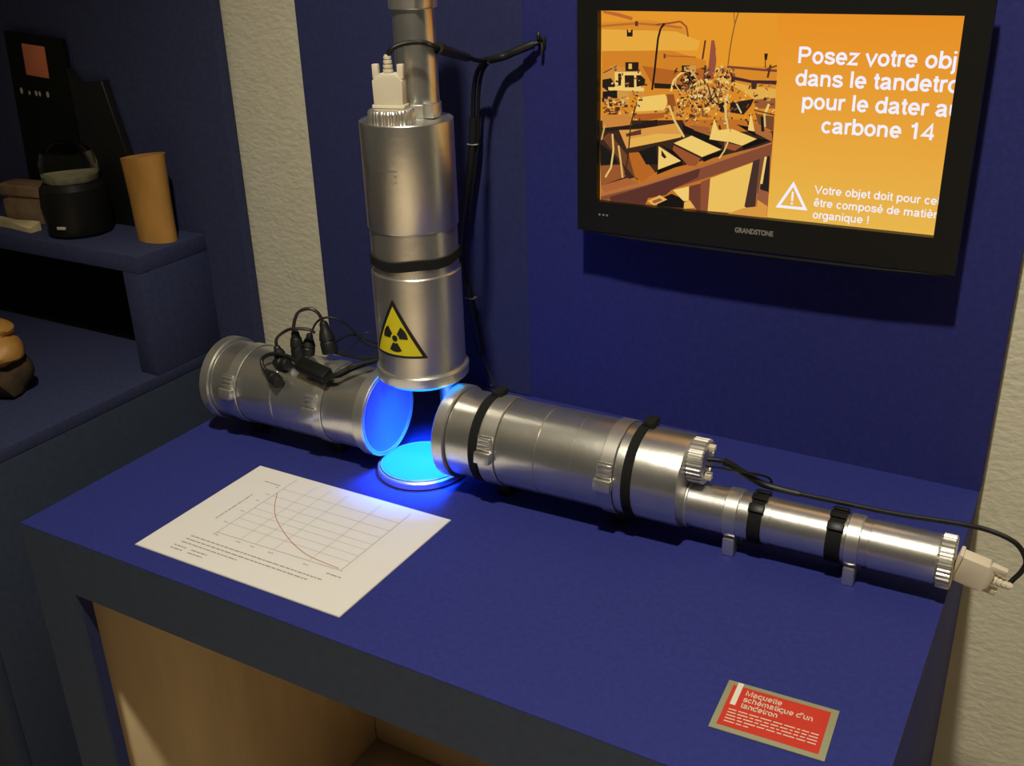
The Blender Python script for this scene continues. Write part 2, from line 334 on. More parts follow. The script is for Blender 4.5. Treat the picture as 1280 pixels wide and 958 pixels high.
# the laboratory picture is drawn as flat facets in picture units (two halves a, b) and mapped onto the screen
def laboratory_picture():
    import numpy as np
    def a(u, v): return (740 + u / 5.333, v / 5.333)
    def b(u, v): return (740 + u / 5.333, 130 + v / 5.333)
    _rows = []; _rhs = []
    for (x, y), (u, v) in zip(((752, 11), (1203, 22), (1172, 298), (745, 250)), ((0, 1), (1, 1), (1, 0), (0, 0))):
        _rows.append([x, y, 1, 0, 0, 0, -u * x, -u * y]); _rhs.append(u)
        _rows.append([0, 0, 0, x, y, 1, -v * x, -v * y]); _rhs.append(v)
    HM = np.append(np.linalg.solve(np.array(_rows, float), np.array(_rhs, float)), 1).reshape(3, 3)
    def pic_uv(x, y):
        q = HM @ np.array([x, y, 1.0]); return (min(max(q[0] / q[2], 0), .538), min(max(q[1] / q[2], 0), 1))
    O1=(232,158,48);O2=(205,125,38);O3=(180,100,35);B1=(140,78,45);B2=(95,52,38);D=(42,30,24);Y=(238,200,110);Y2=(228,175,80);BR=(120,66,38)
    PIC = []
    def poly(c,f,*pts): PIC.append((c,[pic_uv(*f(*p)) for p in pts]))
    def line(c,f,w,*pts):
        for p,q in zip(pts,pts[1:]):
            p=np.array(p,float);q=np.array(q,float);d=q-p;n=np.array([-d[1],d[0]])/np.hypot(*d)*w/2
            poly(c,f,*(p+n,q+n,q-n,p-n))
    # base photo
    poly((228,150,42),a,(64,58),(1232,86),(1232,440),(56,440))
    poly((214,136,40),a,(56,440),(1232,440),(1222,800),(46,800))
    poly((190,112,40),b,(46,100),(1222,100),(1166,770),(30,640))
    # big tank cylinder
    poly((214,138,44),a,(64,140),(400,130),(620,180),(620,260),(60,330))
    poly((230,168,62),a,(64,185),(560,205),(720,270),(700,330),(60,330))
    poly((208,128,38),a,(62,330),(520,330),(760,400),(750,560),(330,560),(62,480))
    poly((178,98,34),a,(330,430),(600,470),(760,440),(750,560),(400,560))
    poly((190,100,50),a,(70,62),(180,80),(275,110),(265,130),(200,110),(80,80))
    line((185,105,45),a,14,(64,165),(300,150),(480,165),(600,180)); 
    line((150,80,45),a,12,(425,160),(520,150),(590,140),(630,175),(640,240))
    poly(D,a,(232,190),(272,190),(270,236),(232,236)); poly(O1,a,(240,185),(262,185),(258,208),(242,208))
    poly(B2,a,(288,135),(308,135),(308,168),(288,168)); poly((110,60,40),a,(475,352),(490,352),(488,382),(475,382))
    line((170,95,40),a,8,(490,365),(690,375))
    # black cable
    line((30,24,20),a,13,(485,152),(458,185),(440,250),(425,370),(412,480),(395,590))
    # right thin cord
    line((130,95,40),a,8,(975,85),(950,165),(930,260),(915,350),(905,430)); line((150,100,40),a,6,(945,85),(950,165))
    # boxes left
    poly((205,140,60),a,(62,480),(160,430),(330,470),(350,620),(60,640))
    poly(D,a,(218,405),(308,405),(305,465),(218,465)); poly(Y2,a,(240,415),(262,415),(262,450),(238,450))
    poly(Y,a,(145,470),(320,470),(320,590),(145,590)); poly(D,a,(168,480),(190,480),(186,560),(168,560)); poly(D,a,(212,492),(275,492),(275,578),(212,578)); poly(D,a,(290,492),(320,492),(350,520),(345,560),(290,570))
    poly(D,a,(62,520),(120,510),(150,560),(100,600),(60,570)); poly((35,28,26),a,(62,600),(160,590),(160,645),(60,645))
    poly(Y,a,(100,570),(340,575),(340,600),(100,590)); line((60,40,30),a,6,(70,475),(160,430))
    poly((205,150,70),a,(160,600),(235,600),(240,680),(165,720))
    # dark shelf behind
    poly(D,a,(410,545),(620,560),(640,590),(410,580))
    # motor cylinder
    poly((236,196,100),a,(300,640),(480,620),(500,650),(480,735),(280,745))
    poly((215,150,60),a,(280,735),(490,725),(480,765),(270,770)); poly((150,80,35),a,(270,765),(480,755),(560,720),(540,620),(490,620),(500,690),(490,740))
    poly((175,92,35),b,(270,60),(480,50),(470,85),(300,110))
    # black boxes mid
    poly(D,a,(595,430),(650,430),(640,470),(597,470)); poly((200,150,80),a,(610,440),(690,430),(690,510),(620,560)); poly((30,24,20),a,(615,480),(650,470),(690,520),(690,570),(650,580),(600,550))
    line(Y,a,14,(640,460),(585,485),(540,530),(522,600))
    line((90,50,40),a,16,(755,430),(745,550)); line((110,60,45),a,20,(805,270),(815,330),(790,420),(765,520)); line((90,50,40),a,12,(735,390),(755,265)); poly((150,80,60),a,(795,265),(815,265),(828,400),(810,520),(770,530),(775,430))
    # machinery clutter
    rq = random.Random(7)
    cl=[(120,70,45),(85,50,35),(200,140,70),(225,180,95),(150,95,50),(55,35,28),(180,115,55),(235,205,130)]
    for i in range(240):
        x=rq.gauss(720,105); y=rq.gauss(640,85)
        if not(540<x<930 and 430<y<850): continue
        w=rq.uniform(8,30);h=rq.uniform(8,26);t=rq.uniform(-15,15)
        poly(rq.choice(cl),a,(x-w/2,y-h/2+t/3),(x+w/2+t/2,y-h/2),(x+w/2,y+h/2-t/3),(x-w/2-t/2,y+h/2))
    for i in range(70):
        x=rq.uniform(55,230);y=rq.uniform(650,850); w=rq.uniform(10,34);h=rq.uniform(8,24);t=rq.uniform(-12,12)
        poly(rq.choice(cl[:6]),a,(x-w/2,y-h/2+t),(x+w/2,y-h/2),(x+w/2,y+h/2-t),(x-w/2,y+h/2))
    for i in range(60):
        x=rq.uniform(820,960);y=rq.uniform(440,600); w=rq.uniform(8,30);h=rq.uniform(8,24);t=rq.uniform(-12,12)
        poly(rq.choice(cl),a,(x-w/2,y-h/2+t),(x+w/2,y-h/2),(x+w/2,y+h/2-t),(x-w/2,y+h/2))
    line((215,175,100),a,20,(660,600),(740,570),(790,600),(830,680)); 
    # right benches
    line((120,66,45),a,16,(900,440),(1160,465),(1232,470)); poly(D,a,(1148,355),(1172,355),(1165,400),(1150,395)); line(D,a,6,(1155,390),(1155,450)); line((80,48,38),a,14,(1190,430),(1170,515)); line((100,60,40),a,10,(1160,460),(1232,435))
    poly((70,38,45),a,(925,500),(1060,530),(1232,535),(1228,562),(1060,550),(930,525))
    poly((225,170,75),a,(1060,570),(1228,590),(1225,655),(1080,660),(1000,600),(920,560),(940,540)); poly((70,42,36),a,(1060,545),(1100,545),(1095,590),(1062,590))
    poly((150,90,50),a,(1080,660),(1222,650),(1222,720),(1090,720)); poly(D,a,(920,680),(1080,655),(1060,700),(1010,760),(920,745)); poly(D,a,(840,690),(880,670),(880,740),(850,740))
    line(Y,a,16,(1180,690),(1150,760),(1155,800)); line((110,66,40),a,10,(1080,730),(1222,765)); line((205,200,140),a,10,(955,670),(995,750)); line((215,190,120),a,14,(905,620),(890,700),(890,800))
    sh = [(58,36,26),(88,50,34),(125,74,44),(40,28,22),(205,150,78),(232,196,112),(168,104,52)]
    for n_, x0, x1, y0, y1 in ((150, 540, 940, 440, 850), (60, 60, 330, 640, 860), (50, 420, 640, 700, 900), (45, 930, 1215, 560, 830), (30, 130, 360, 420, 640)):
        for i in range(n_):
            x = rq.uniform(x0, x1); y = rq.uniform(y0, y1); an = rq.uniform(0, 3.14); le = rq.uniform(5, 17); wi = rq.uniform(2.5, 7)
            ca, sa = math.cos(an), math.sin(an)
            poly(rq.choice(sh), a, *[(x + px * le * ca - py * wi * sa, y + px * le * sa + py * wi * ca) for px, py in ((-1, -1), (1, -.7), (.8, 1), (-.9, .8))])
    for i in range(14):
        x = rq.uniform(560, 900); y = rq.uniform(460, 600)
        line(rq.choice([(60,40,30),(220,180,100),(110,66,42)]), a, rq.uniform(4, 8), (x, y), (x + rq.uniform(-40, 40), y + 60), (x + rq.uniform(-60, 60), y + 130))
    # lower half
    poly((60,40,30),b,(46,100),(600,100),(640,180),(1222,180),(1205,260),(40,545),(38,260))
    poly((200,130,60),b,(60,60),(240,60),(260,130),(60,150)); poly(D,b,(80,150),(330,120),(330,150),(80,175)); poly(D,b,(330,110),(430,95),(435,165),(330,180))
    poly((215,150,70),b,(170,165),(300,160),(560,120),(600,205),(450,245),(220,290)); poly(Y2,b,(240,225),(430,190),(590,195),(590,215),(450,245),(225,285)); poly((95,55,35),b,(215,190),(320,160),(320,195),(220,210))
    line((110,65,38),b,60,(80,200),(180,330),(310,490)); poly(O3,b,(230,320),(300,315),(410,450),(320,520),(270,480)); poly((150,85,45),b,(42,405),(190,400),(210,480),(40,545))
    poly((30,26,24),b,(40,255),(110,310),(160,390),(42,405)); poly((30,26,24),b,(300,310),(420,270),(430,400),(350,400))
    poly(Y,b,(437,275),(590,378),(430,435)); poly(D,b,(455,300),(490,350),(475,360),(455,340))
    poly((24,20,18),b,(590,375),(600,400),(420,470),(430,435)); poly((24,20,18),b,(450,265),(560,320),(620,380),(590,380))
    poly((150,82,45),b,(540,270),(720,360),(690,410),(640,410),(530,300)); poly((238,200,108),b,(660,205),(860,300),(730,350),(540,255)); poly((24,20,18),b,(730,352),(870,305),(890,320),(740,385))
    poly((28,22,20),b,(600,130),(800,215),(870,280),(850,295),(670,205),(610,190)); poly((160,95,50),b,(640,130),(780,150),(790,210),(680,170))
    poly(Y,b,(815,90),(840,170),(920,160),(910,250),(780,230)); poly((236,198,105),b,(930,160),(1100,230),(1000,275),(890,240)); poly((150,82,45),b,(880,250),(1000,278),(950,310),(880,290))
    poly((24,20,18),b,(1000,275),(1110,225),(1190,240),(1010,300)); poly((24,20,18),b,(960,130),(1060,150),(1100,215),(1080,205)); poly(Y,b,(1060,50),(1085,180),(1040,170)); poly((170,105,55),b,(1085,120),(1200,190),(1205,250),(1090,190))
    poly((120,72,42),b,(1090,60),(1215,80),(1210,180),(1110,130)); line((215,190,120),b,12,(1150,60),(1155,150)); poly((38,28,24),b,(1125,80),(1145,80),(1150,180),(1130,180))
    # hoses
    line((225,190,110),b,12,(125,190),(130,300),(110,420),(70,485)); line((215,180,100),b,12,(165,270),(180,400),(188,490)); line((60,40,30),b,9,(285,0),(250,130),(230,330),(205,470)); line((225,190,110),b,14,(510,0),(545,100),(610,215)); line((225,195,120),b,9,(905,250),(880,310),(845,360)); line((220,185,110),b,14,(885,0),(905,160)); line((205,165,85),b,10,(75,130),(50,230))
    # beam of bench
    poly((132,74,50),b,(36,605),(400,510),(1205,255),(1195,345),(800,480),(520,570),(480,610),(90,640),(36,640))
    poly((90,50,42),b,(100,620),(400,530),(620,460),(720,420),(700,490),(520,575),(480,610),(360,630),(340,672),(100,645))
    poly((175,110,60),b,(36,600),(330,525),(720,410),(1205,250),(1205,262),(720,425),(330,545),(36,618))
    poly((170,98,55),b,(36,545),(220,490),(300,525),(60,590))
    poly((26,22,20),b,(420,645),(520,600),(610,640),(600,700),(420,690)); poly(Y2,b,(355,650),(440,610),(490,640),(400,680)); poly((150,90,60),b,(385,650),(440,630),(460,645),(400,668))
    poly(Y,b,(530,575),(640,550),(635,650),(600,650)); poly(Y2,b,(605,660),(650,645),(685,695),(605,705))
    poly((110,60,45),b,(640,550),(720,530),(715,715),(690,712),(640,640)); poly((140,78,50),b,(720,520),(785,495),(765,720),(715,715))
    poly((234,190,92),b,(785,495),(1080,385),(1020,690),(1050,740),(765,720)); 
    poly((70,48,44),b,(1075,380),(1120,365),(1090,690),(1050,705),(1015,690)); poly((120,75,50),b,(1120,365),(1150,350),(1110,600),(1095,600)); poly((40,32,34),b,(1150,350),(1190,345),(1180,600),(1120,570)); line(Y,b,16,(1160,350),(1130,535))
    poly((215,150,65),b,(1010,700),(1100,690),(1110,620),(1175,600),(1166,768),(900,740)); poly((150,90,60),b,(1110,570),(1178,590),(1175,690),(1100,640))
    return PIC
PIC = laboratory_picture()
def sp(u, v, lay): return (SX0 + u * (SX1 - SX0), TY + .0105 - lay, SZ0 + v * (SZ1 - SZ0))
t = tv
me = bpy.data.meshes.new('screen'); V = []; F = []; C = []
nb = 14
for k in range(nb):                                                # plain slide background, orange above to amber below
    v0, v1 = k / nb, (k + 1) / nb; i = len(V)
    V += [sp(0, v0, 0), sp(1, v0, 0), sp(1, v1, 0), sp(0, v1, 0)]; F.append((i, i + 1, i + 2, i + 3))
    lo, hi = (232, 182, 78), (230, 142, 38)
    C += [srgb([a + (b - a) * q for a, b in zip(lo, hi)]) for q in (v0, v0, v1, v1)]
for n, (c, pts) in enumerate(PIC):
    i = len(V); V += [sp(u, v, .0004 + n * 2e-6) for u, v in pts]; F.append(tuple(range(i, i + len(pts)))); C += [srgb(c)] * len(pts)
o_ = [x - y for x, y in zip((.71, .58, TZ0), (0, 0, 0))]
me.from_pydata([tuple(a - b for a, b in zip(v, o_)) for v in V], [], F)
ca = me.color_attributes.new('Col', 'FLOAT_COLOR', 'POINT')
for k, c in enumerate(C): ca.data[k].color = (*c, 1)
me.materials.append(M['screen'])
scr = bpy.data.objects.new('screen', me); COL.objects.link(scr); scr.parent = t; tag(scr, 'lit screen with an orange laboratory picture and white French text')
bm = bmesh.new()
cx = SX0 + .817 * (SX1 - SX0)
TS = .2955 * (SX1 - SX0) / sum(GL[c][0] for c in 'carbone 14')
for s, v in (('Posez votre objet', .772), ('dans le tandetron', .668), ('pour le dater au', .560), ('carbone 14', .450)):
    join(bm, xf(letters(s, TS, .125, 'CENTER'), up_m(cx, TY + .0082, SZ0 + v * (SZ1 - SZ0))))
for s, v in (('Votre objet doit pour cela', .150), ('être composé de matière', .085), ('organique !', .024)):
    join(bm, xf(letters(s, TS * .535, .11), up_m(SX0 + .668 * (SX1 - SX0), TY + .0082, SZ0 + v * (SZ1 - SZ0))))
# warning triangle with exclamation mark
def tri_pts(c, s): return [(c[0] + s * math.cos(a), c[1] + s * math.sin(a)) for a in (math.pi / 2, math.pi * 7 / 6, math.pi * 11 / 6)]
cc = (SX0 + .607 * (SX1 - SX0), SZ0 + .107 * (SZ1 - SZ0))
oa = tri_pts(cc, .0215); ia = tri_pts(cc, .0150)
ov = [bm.verts.new((x, TY + .0082, z)) for x, z in oa]; iv = [bm.verts.new((x, TY + .0082, z)) for x, z in ia]
for k in range(3): bm.faces.new((ov[k], ov[(k + 1) % 3], iv[(k + 1) % 3], iv[k]))
for z0, z1 in ((-.0015, .0095), (-.0055, -.0032)):
    bm.faces.new([bm.verts.new((cc[0] + dx, TY + .0082, cc[1] + z)) for dx, z in ((-.0011, z0), (.0011, z0), (.0011, z1), (-.0011, z1))])
tag(obj('screen_lettering', bm, 'screen_text', scr, smooth=False), kind='stuff')

# ================================================================== barrels of the model
def wrap_mesh(pts, r, az0, z0, mtx=None):
    """flat outline (arc length, height) wrapped round a vertical barrel of radius r"""
    bm = bmesh.new(); bm.faces.new([bm.verts.new((x, y, 0)) for x, y in pts])
    xs = [p[0] for p in pts]; x = min(xs) + .002
    while x < max(xs):
        bmesh.ops.bisect_plane(bm, geom=bm.verts[:] + bm.edges[:] + bm.faces[:], plane_co=(x, 0, 0), plane_no=(1, 0, 0)); x += .002
    for v in bm.verts:
        a = az0 + v.co.x / r; v.co = Vector((r * math.cos(a), r * math.sin(a), z0 + v.co.y))
    return bm
def lug(parent, s, r, ang, wdt, mtx, name='clamp_lug'):
    """spring catch on a clamp band: block with two ridges, on the side of the barrel; mtx: barrel frame (z = axis)"""
    # ang measured about the axis; local frame: u along axis, v round the barrel, w outward
    f = mtx @ RZ(ang) @ T((r, 0, s))
    bm = bmesh.new()
    box(bm, (-.001, -.003, -wdt / 2), (.0085, .011, wdt / 2), .0012, f)
    for k in range(3): box(bm, (.000, -.0090 - k * .0052, -wdt * .40), (.0050 - k * .0008, -.0055 - k * .0052, wdt * .40), .0008, f)
    box(bm, (-.001, -.022, -wdt * .44), (.0016, -.002, wdt * .44), .0006, f)
    return obj(name, bm, 'alu2', parent, world=False)
def foot(parent, s, rb, h, wx=.018, wy=.026):
    obj('clamp_foot', B((s - wx / 2, -wy / 2, .0), (s + wx / 2, wy / 2, h - rb + .004), .0015), 'black', parent, world=False)  # feet blackened: the shadow under the barrel is put into their colour
R, RL, H = .0535, .058, .0715
RB = .0262; HS = .0442
# ---- right barrel
th = math.radians(1.66)
t = thing('horizontal_barrel', 'long horizontal aluminium barrel with two black straps and a thinner stepped tube', 'model barrel', (.5, .334, 0), th)
mx = T((0, 0, H)) @ AX['x']
# AX['x'] maps local z to x, local x to y, local y to z: angle 0 = +y (back), 90 = up, 180 = front
obj('body', lathe([(-.066, R - .004), (-.066, R), (.0515, R), (.0517, R - .0012), (.0533, R - .0012), (.0535, R - .0004), (.0965, R - .0004), (.0968, R - .0009), (.098, R - .0009), (.0983, R - .0004), (.2195, R - .0004), (.2225, R - .0012), (.2232, R - .003), (.2228, 0)], mx, 96), 'alu', t, world=False)
obj('end_ring', lathe([(-.0835, RL - .006), (-.0835, RL - .0012), (-.0823, RL), (-.0685, RL), (-.0675, RL - .001), (-.0675, RL - .006)], mx, 96, closed=True), 'alu2', t, world=False)
obj('end_lens', lathe([(-.0815, 0), (-.0815, RL - .0065), (-.0795, RL - .0062), (-.0665, RL - .0062), (-.0665, 0)], mx, 72), 'lens2', t, world=False)
obj('joint_ring', ring(-.0675, -.0662, R - .0002, R - .004, mx, .0002), 'groove', t, world=False)
for s0, s1, ls in ((-.0215, 0.0, -.0108), (.1325, .1495, .141)):
    bnd = obj('clamp_band', ring(s0, s1, R + .0016, R - .001, mx), 'alu2', t, world=False)
    obj('band_edge', ring(s1, s1 + .0009, R + .0004, R - .001, mx, .0001), 'groove', t, world=False)
    lug(t, ls, R + .0012, math.radians(172), .0205, mx); foot(t, ls, R, H)
for s0, s1 in ((-.0340, -.0225), (.1605, .1715)):
    st = obj('strap', ring(s0, s1, R + .0018, R - .001, mx, .0005), 'strap', t, world=False)
    obj('strap_knot', B((-.007, -.011, -.001), (.007, .011, .0075), .003, T(((s0 + s1) / 2 + .004, .012, H + R))), 'strap', t, world=False)
ms = T((0, 0, HS)) @ AX['x']
obj('thin_tube', lathe([(.2215, RB), (.3180, RB), (.3183, RB - .0006), (.4195, RB - .0006), (.4198, RB - .0012), (.4212, RB - .0012), (.4215, RB), (.4855, RB), (.4868, RB - .0015), (.4868, 0)], ms, 72), 'alu', t, world=False)
obj('tube_flange', ring(.2232, .2262, RB + .0022, RB - .002, ms), 'alu2', t, world=False)
for s0, s1 in ((.2675, .2830), (.3970, .4115)):
    obj('clamp_band', ring(s0, s1, RB + .0016, RB - .001, ms), 'alu2', t, world=False)
    obj('clamp_foot', B((s0 + .001, -.022, 0.0), (s1 - .001, -.006, .022), .002), 'alu2', t, world=False)
    obj('clamp_foot', B((s0 + .001, .006, 0.0), (s1 - .001, .022, .022), .002), 'alu2', t, world=False)
for s0, s1 in ((.2955, .3100), (.3780, .3935)):
    st = obj('strap', ring(s0, s1, RB + .0020, RB - .001, ms, .0006), 'strap', t, world=False)
    for k, a in enumerate((70, 100, 130)):
        f = ms @ RZ(math.radians(a)) @ T((RB + .002, 0, (s0 + s1) / 2))
        bm = bmesh.new()
        box(bm, (0, -.0050, -.0085), (.0026, .0050, .0085), .001, f)
        obj('strap_buckle', bm, 'gloss', st, world=False)
mk = T((0, .002, .0985)) @ AX['x']
obj('ribbed_nut', lathe([(.2228, .017), (.2228, .0235), (.2238, .0255), (.2395, .0255), (.2410, .0235), (.2410, .0185), (.2385, .0180), (.2385, 0)], mk, 120, teeth=30, tdepth=.0016), 'alu2', t, world=False)
for dy, dz in ((.004, .0155), (-.004, -.0155)):
    obj('nut_screw', B((.2388, .002 + dy - .004, .0985 + dz - .0035), (.2475, .002 + dy + .004, .0985 + dz + .0035), .001), 'ivory', t, world=False)
obj('ribbed_nut', lathe([(.4870, .019), (.4870, .0262), (.4880, .0280), (.5000, .0280), (.5015, .0262), (.5015, 0)], ms, 120, teeth=32, tdepth=.0016), 'alu2', t, world=False)
RIGHT = t
# ---- left barrel
th = math.radians(.91)
t = thing('horizontal_barrel', 'short horizontal aluminium barrel with black plugs lying on it, at the table\'s left end', 'model barrel', (.177, .331, 0), th)
ox = -.5 + (.5 - .177)      # axial readings were taken from x = .5
def S(s): return s + (.5 - .177)
obj('body', lathe([(S(-.4455), R - .004), (S(-.4455), R), (S(-.3405), R), (S(-.3402), R - .0012), (S(-.3385), R - .0012), (S(-.3382), R), (S(-.203), R), (S(-.203), R - .004)], mx, 96, closed=False), 'alu', t, world=False)
obj('end_cap', lathe([(S(-.462), 0), (S(-.462), RL - .002), (S(-.4605), RL), (S(-.4475), RL), (S(-.4465), RL - .001), (S(-.4465), 0)], mx, 96), 'alu2', t, world=False)
obj('joint_ring', ring(S(-.4468), S(-.4452), R + .0002, R - .004, mx, .0002), 'groove', t, world=False)
obj('end_ring', lathe([(S(-.2030), RL - .006), (S(-.2030), RL - .0015), (S(-.2015), RL), (S(-.1885), RL), (S(-.1870), RL - .0012), (S(-.1870), RL - .0028), (S(-.1885), RL - .0032), (S(-.1885), RL - .0040), (S(-.1868), RL - .0044), (S(-.1868), RL - .006)], mx, 96, closed=True), 'alu2', t, world=False)
obj('end_lens', lathe([(S(-.1885), 0), (S(-.1885), RL - .0062), (S(-.2020), RL - .0062), (S(-.2020), 0)], mx, 72), 'lens2', t, world=False)
for s0, s1, ls in ((-.4160, -.3990, -.4115), (-.2720, -.2555, -.2700)):
    obj('clamp_band', ring(S(s0), S(s1), R + .0016, R - .001, mx), 'alu2', t, world=False)
    obj('band_edge', ring(S(s1), S(s1) + .0009, R + .0005, R - .001, mx, .0001), 'groove', t, world=False)
    lug(t, S(ls), R + .0012, math.radians(170), .0205, mx); foot(t, S(ls), R, H)
# ---- hanging vertical barrel
VX, VY = .368, .340
t = thing('vertical_barrel', 'upright aluminium barrel with radiation sticker, hanging over the glowing blue disc', 'model barrel', (VX, VY, 0))
mz = T((VX, VY, 0))
obj('lower_body', lathe([(.149, R - .005), (.149, R), (.2725, R), (.2737, R - .001), (.2737, R - .005)], mz, 96, closed=True), 'alu', t)
obj('neck', lathe([(.268, R - .0045), (.268, R - .0022), (.3262, R - .0022), (.3262, R - .0045)], mz, 96, closed=True), 'alu', t)
obj('upper_body', lathe([(.3268, R - .004), (.3262, R - .0008), (.3275, R - .0002), (.4470, R - .0002), (.4480, R - .001), (.4480, R - .0025), (.4470, R - .0030), (.4470, 0)], mz, 96), 'alu', t)
obj('end_ring', lathe([(.1385, RL - .0075), (.1385, RL - .0030), (.1372, RL - .0030), (.1372, RL - .0020), (.1385, RL - .0012), (.1495, RL - .0008), (.1515, RL - .0022), (.1515, R - .002)], mz, 96, closed=True), 'alu2', t)
obj('end_lens', lathe([(.1298, 0), (.1298, .0445), (.1312, .0475), (.1378, RL - .0075), (.148, RL - .0078), (.148, 0)], mz, 72), 'lens', t)
bm = ring(.2845, .2965, R + .0002, R - .003, mz, .0006)
for v in bm.verts:      # the strap sits a little slack
    a = math.atan2(v.co.y - VY, v.co.x - VX); v.co.z += .0022 * math.sin(a * 1 + .4) + .0010 * math.sin(5 * a)
obj('strap', bm, 'strap', t)
mk = T((VX, .313, 0))
obj('ribbed_nut', lathe([(.4472, .018), (.4472, .0255), (.4485, .0262), (.4600, .0262), (.4625, .0245), (.4635, .0215), (.4635, 0)], mk, 120, teeth=34, tdepth=.0010), 'alu2', t)
mt = T((VX, .3672, 0))
obj('thin_tube', lathe([(.4472, .0238), (.5640, .0238), (.5640, .0236), (.76, .0236), (.76, 0)], mt, 72), 'alu', t)
obj('clamp_band', ring(.4475, .4620, .0255, .023, mt), 'alu2', t)
obj('clamp_lug', B((VX + .018, .3672 - .020, .4478), (VX + .032, .3672 - .004, .4640), .0015, None), 'alu2', t)
obj('upper_collar', ring(.5630, .620, .0272, .023, mt), 'alu2', t)
obj('collar_lug', B((VX + .017, .3672 - .022, .5640), (VX + .030, .3672 - .004, .6100), .0015), 'alu2', t)
# post that carries the barrel, behind it
obj('support_post', lathe([(.0005, 0), (.0005, .0135), (.30, .0135), (.30, 0)], T((.3484, .424, 0)), 32), 'alu2', t)
obj('post_bracket', B((.338, .385, .235), (.360, .424, .265), .002), 'alu2', t)
# radiation sticker
az0 = math.radians(-89)
sd = .0395; hh = .0715
def rounded(pts): return pts
outer = [(-sd, 0), (sd, 0), (0.0008, hh), (-.0008, hh)]
k_ = .0036
inner = [(-sd + k_ * 1.75, k_ * .9), (sd - k_ * 1.75, k_ * .9), (0, hh - k_ * 2.0)]
stk = obj('radiation_sticker', wrap_mesh(outer, R + .0004, az0, .1765), 'sblack', t, world=False)
tag(stk, 'yellow and black triangular radiation warning sticker')
def vt(bm): return bm
obj('sticker_field', wrap_mesh(inner, R + .0008, az0, .1765), 'yellow', stk, world=False)
cz = .0245
def sector(a0, a1, r0, r1, n=8):
    return [(r1 * math.cos(a0 + (a1 - a0) * i / n), cz + r1 * math.sin(a0 + (a1 - a0) * i / n)) for i in range(n + 1)] + [(r0 * math.cos(a1 + (a0 - a1) * i / n), cz + r0 * math.sin(a1 + (a0 - a1) * i / n)) for i in range(n + 1)]
bm = wrap_mesh([(.0039 * math.cos(2 * math.pi * k / 20), cz + .0039 * math.sin(2 * math.pi * k / 20)) for k in range(20)], R + .0012, az0, .1765)
for c in (30, 150, 270): join(bm, wrap_mesh(sector(math.radians(c - 30), math.radians(c + 30), .0062, .0172), R + .0012, az0, .1765))
obj('trefoil', bm, 'sblack', stk, world=False)
bm = bmesh.new()      # small worn marks on the upper barrel
for x0, x1, y0, y1 in ((-.012, .012, .0, .0012), (.008, .0105, -.0065, -.004), (-.006, -.004, -.013, -.0112), (.004, .006, -.0135, -.012), (.0085, .0105, -.0125, -.011)):
    join(bm, wrap_mesh([(x0, y0), (x1, y0), (x1, y1), (x0, y1)], R + .0003, math.radians(-82), .3985))
obj('scratch_marks', bm, 'alu2', t, world=False)

# ================================================================== glowing disc on the table
DX, DY, DR = .361, .334, .0584
t = thing('light_disc', 'low round disc on the table glowing bright blue beneath the upright barrel', 'lamp', (DX, DY, 0))
md = T((DX, DY, 0))
obj('rim', lathe([(.0003, DR - .002), (.0015, DR), (.0090, DR), (.0100, DR - .0012), (.0104, DR - .0016), (.0104, DR - .0028), (.0112, DR - .0032), (.0124, DR - .0040), (.0124, DR - .0052), (.0105, DR - .0056), (.0105, DR - .008), (.0003, DR - .008)], md, 96, closed=True), 'alu2', t)
obj('lens', lathe([(.0005, 0), (.0005, DR - .0083), (.0108, DR - .0058), (.0128, DR - .0085), (.0138, 0)], md, 96), 'lens', t)

# ================================================================== sheet of paper
PX, PY, PW, PH = .1655, .0315, .297, .210
t = thing('paper_sheet', 'white sheet with a printed decay curve graph lying on the table', 'paper', (PX, PY, .0002), math.radians(.2))
obj('sheet', B((0, 0, 0), (PW, PH, .0007), 0), 'white', t, world=False, smooth=False)
obj('laminate_edge', B((-.0012, -.0012, -.0001), (PW + .0012, PH + .0012, .0003), 0), 'grey', t, world=False, smooth=False)
def strokes(bm, segs, w, z=.0009):
    for p, q in segs:
        p = Vector((*p, 0)) / 1000; q = Vector((*q, 0)) / 1000; d = (q - p); n = Vector((-d.y, d.x, 0)).normalized() * w / 2
        bm.faces.new([bm.verts.new(c + Vector((0, 0, z))) for c in (p - n, q - n, q + n, p + n)])
    return bm
obj('graph_axes', strokes(bmesh.new(), [((66, 62), (250, 66)), ((67, 58), (69, 203)), ((67, 203), (248, 200)), ((248, 200), (247, 66))][:2] + [((247, 66), (248, 200))], .0007), 'ink', t, world=False, smooth=False)
g = [((x, 64), (x + 1, 200)) for x in (103, 125, 152, 203)] + [((68, y), (247, y)) for y in (84, 98, 112, 124, 140, 157, 176)]
obj('graph_grid', strokes(bmesh.new(), g, .0005), 'inkl', t, world=False, smooth=False)
cv = spline([(68, 166, 0), (91, 135, 0), (115, 113, 0), (150, 91, 0), (180, 77.5, 0), (203, 71.5, 0), (243, 68, 0)], 5)
obj('graph_curve', strokes(bmesh.new(), [((a.x, a.y), (b.x, b.y)) for a, b in zip(cv, cv[1:])], .0009, .0010), 'inkr', t, world=False, smooth=False)
def dashes(x0, x1, y, rr, wmin=3, wmax=9, gap=1.3, vertical=False):
    out = []; x = x0
    while x < x1 - 1:
        e = min(x + rr.uniform(wmin, wmax), x1)
        out.append(((x, y), (e, y)) if not vertical else ((y, x), (y, e))); x = e + gap
    return out
r2 = random.Random(11); bm = bmesh.new()
for x0, x1, y in ((45, 241, 42.5), (44, 226, 35.5), (44, 129, 28.5), (41, 62, 20), (68, 92, 20), (41, 60, 14), (68, 90, 14), (236, 256, 55)): strokes(bm, dashes(x0, x1, y, r2), .0017)
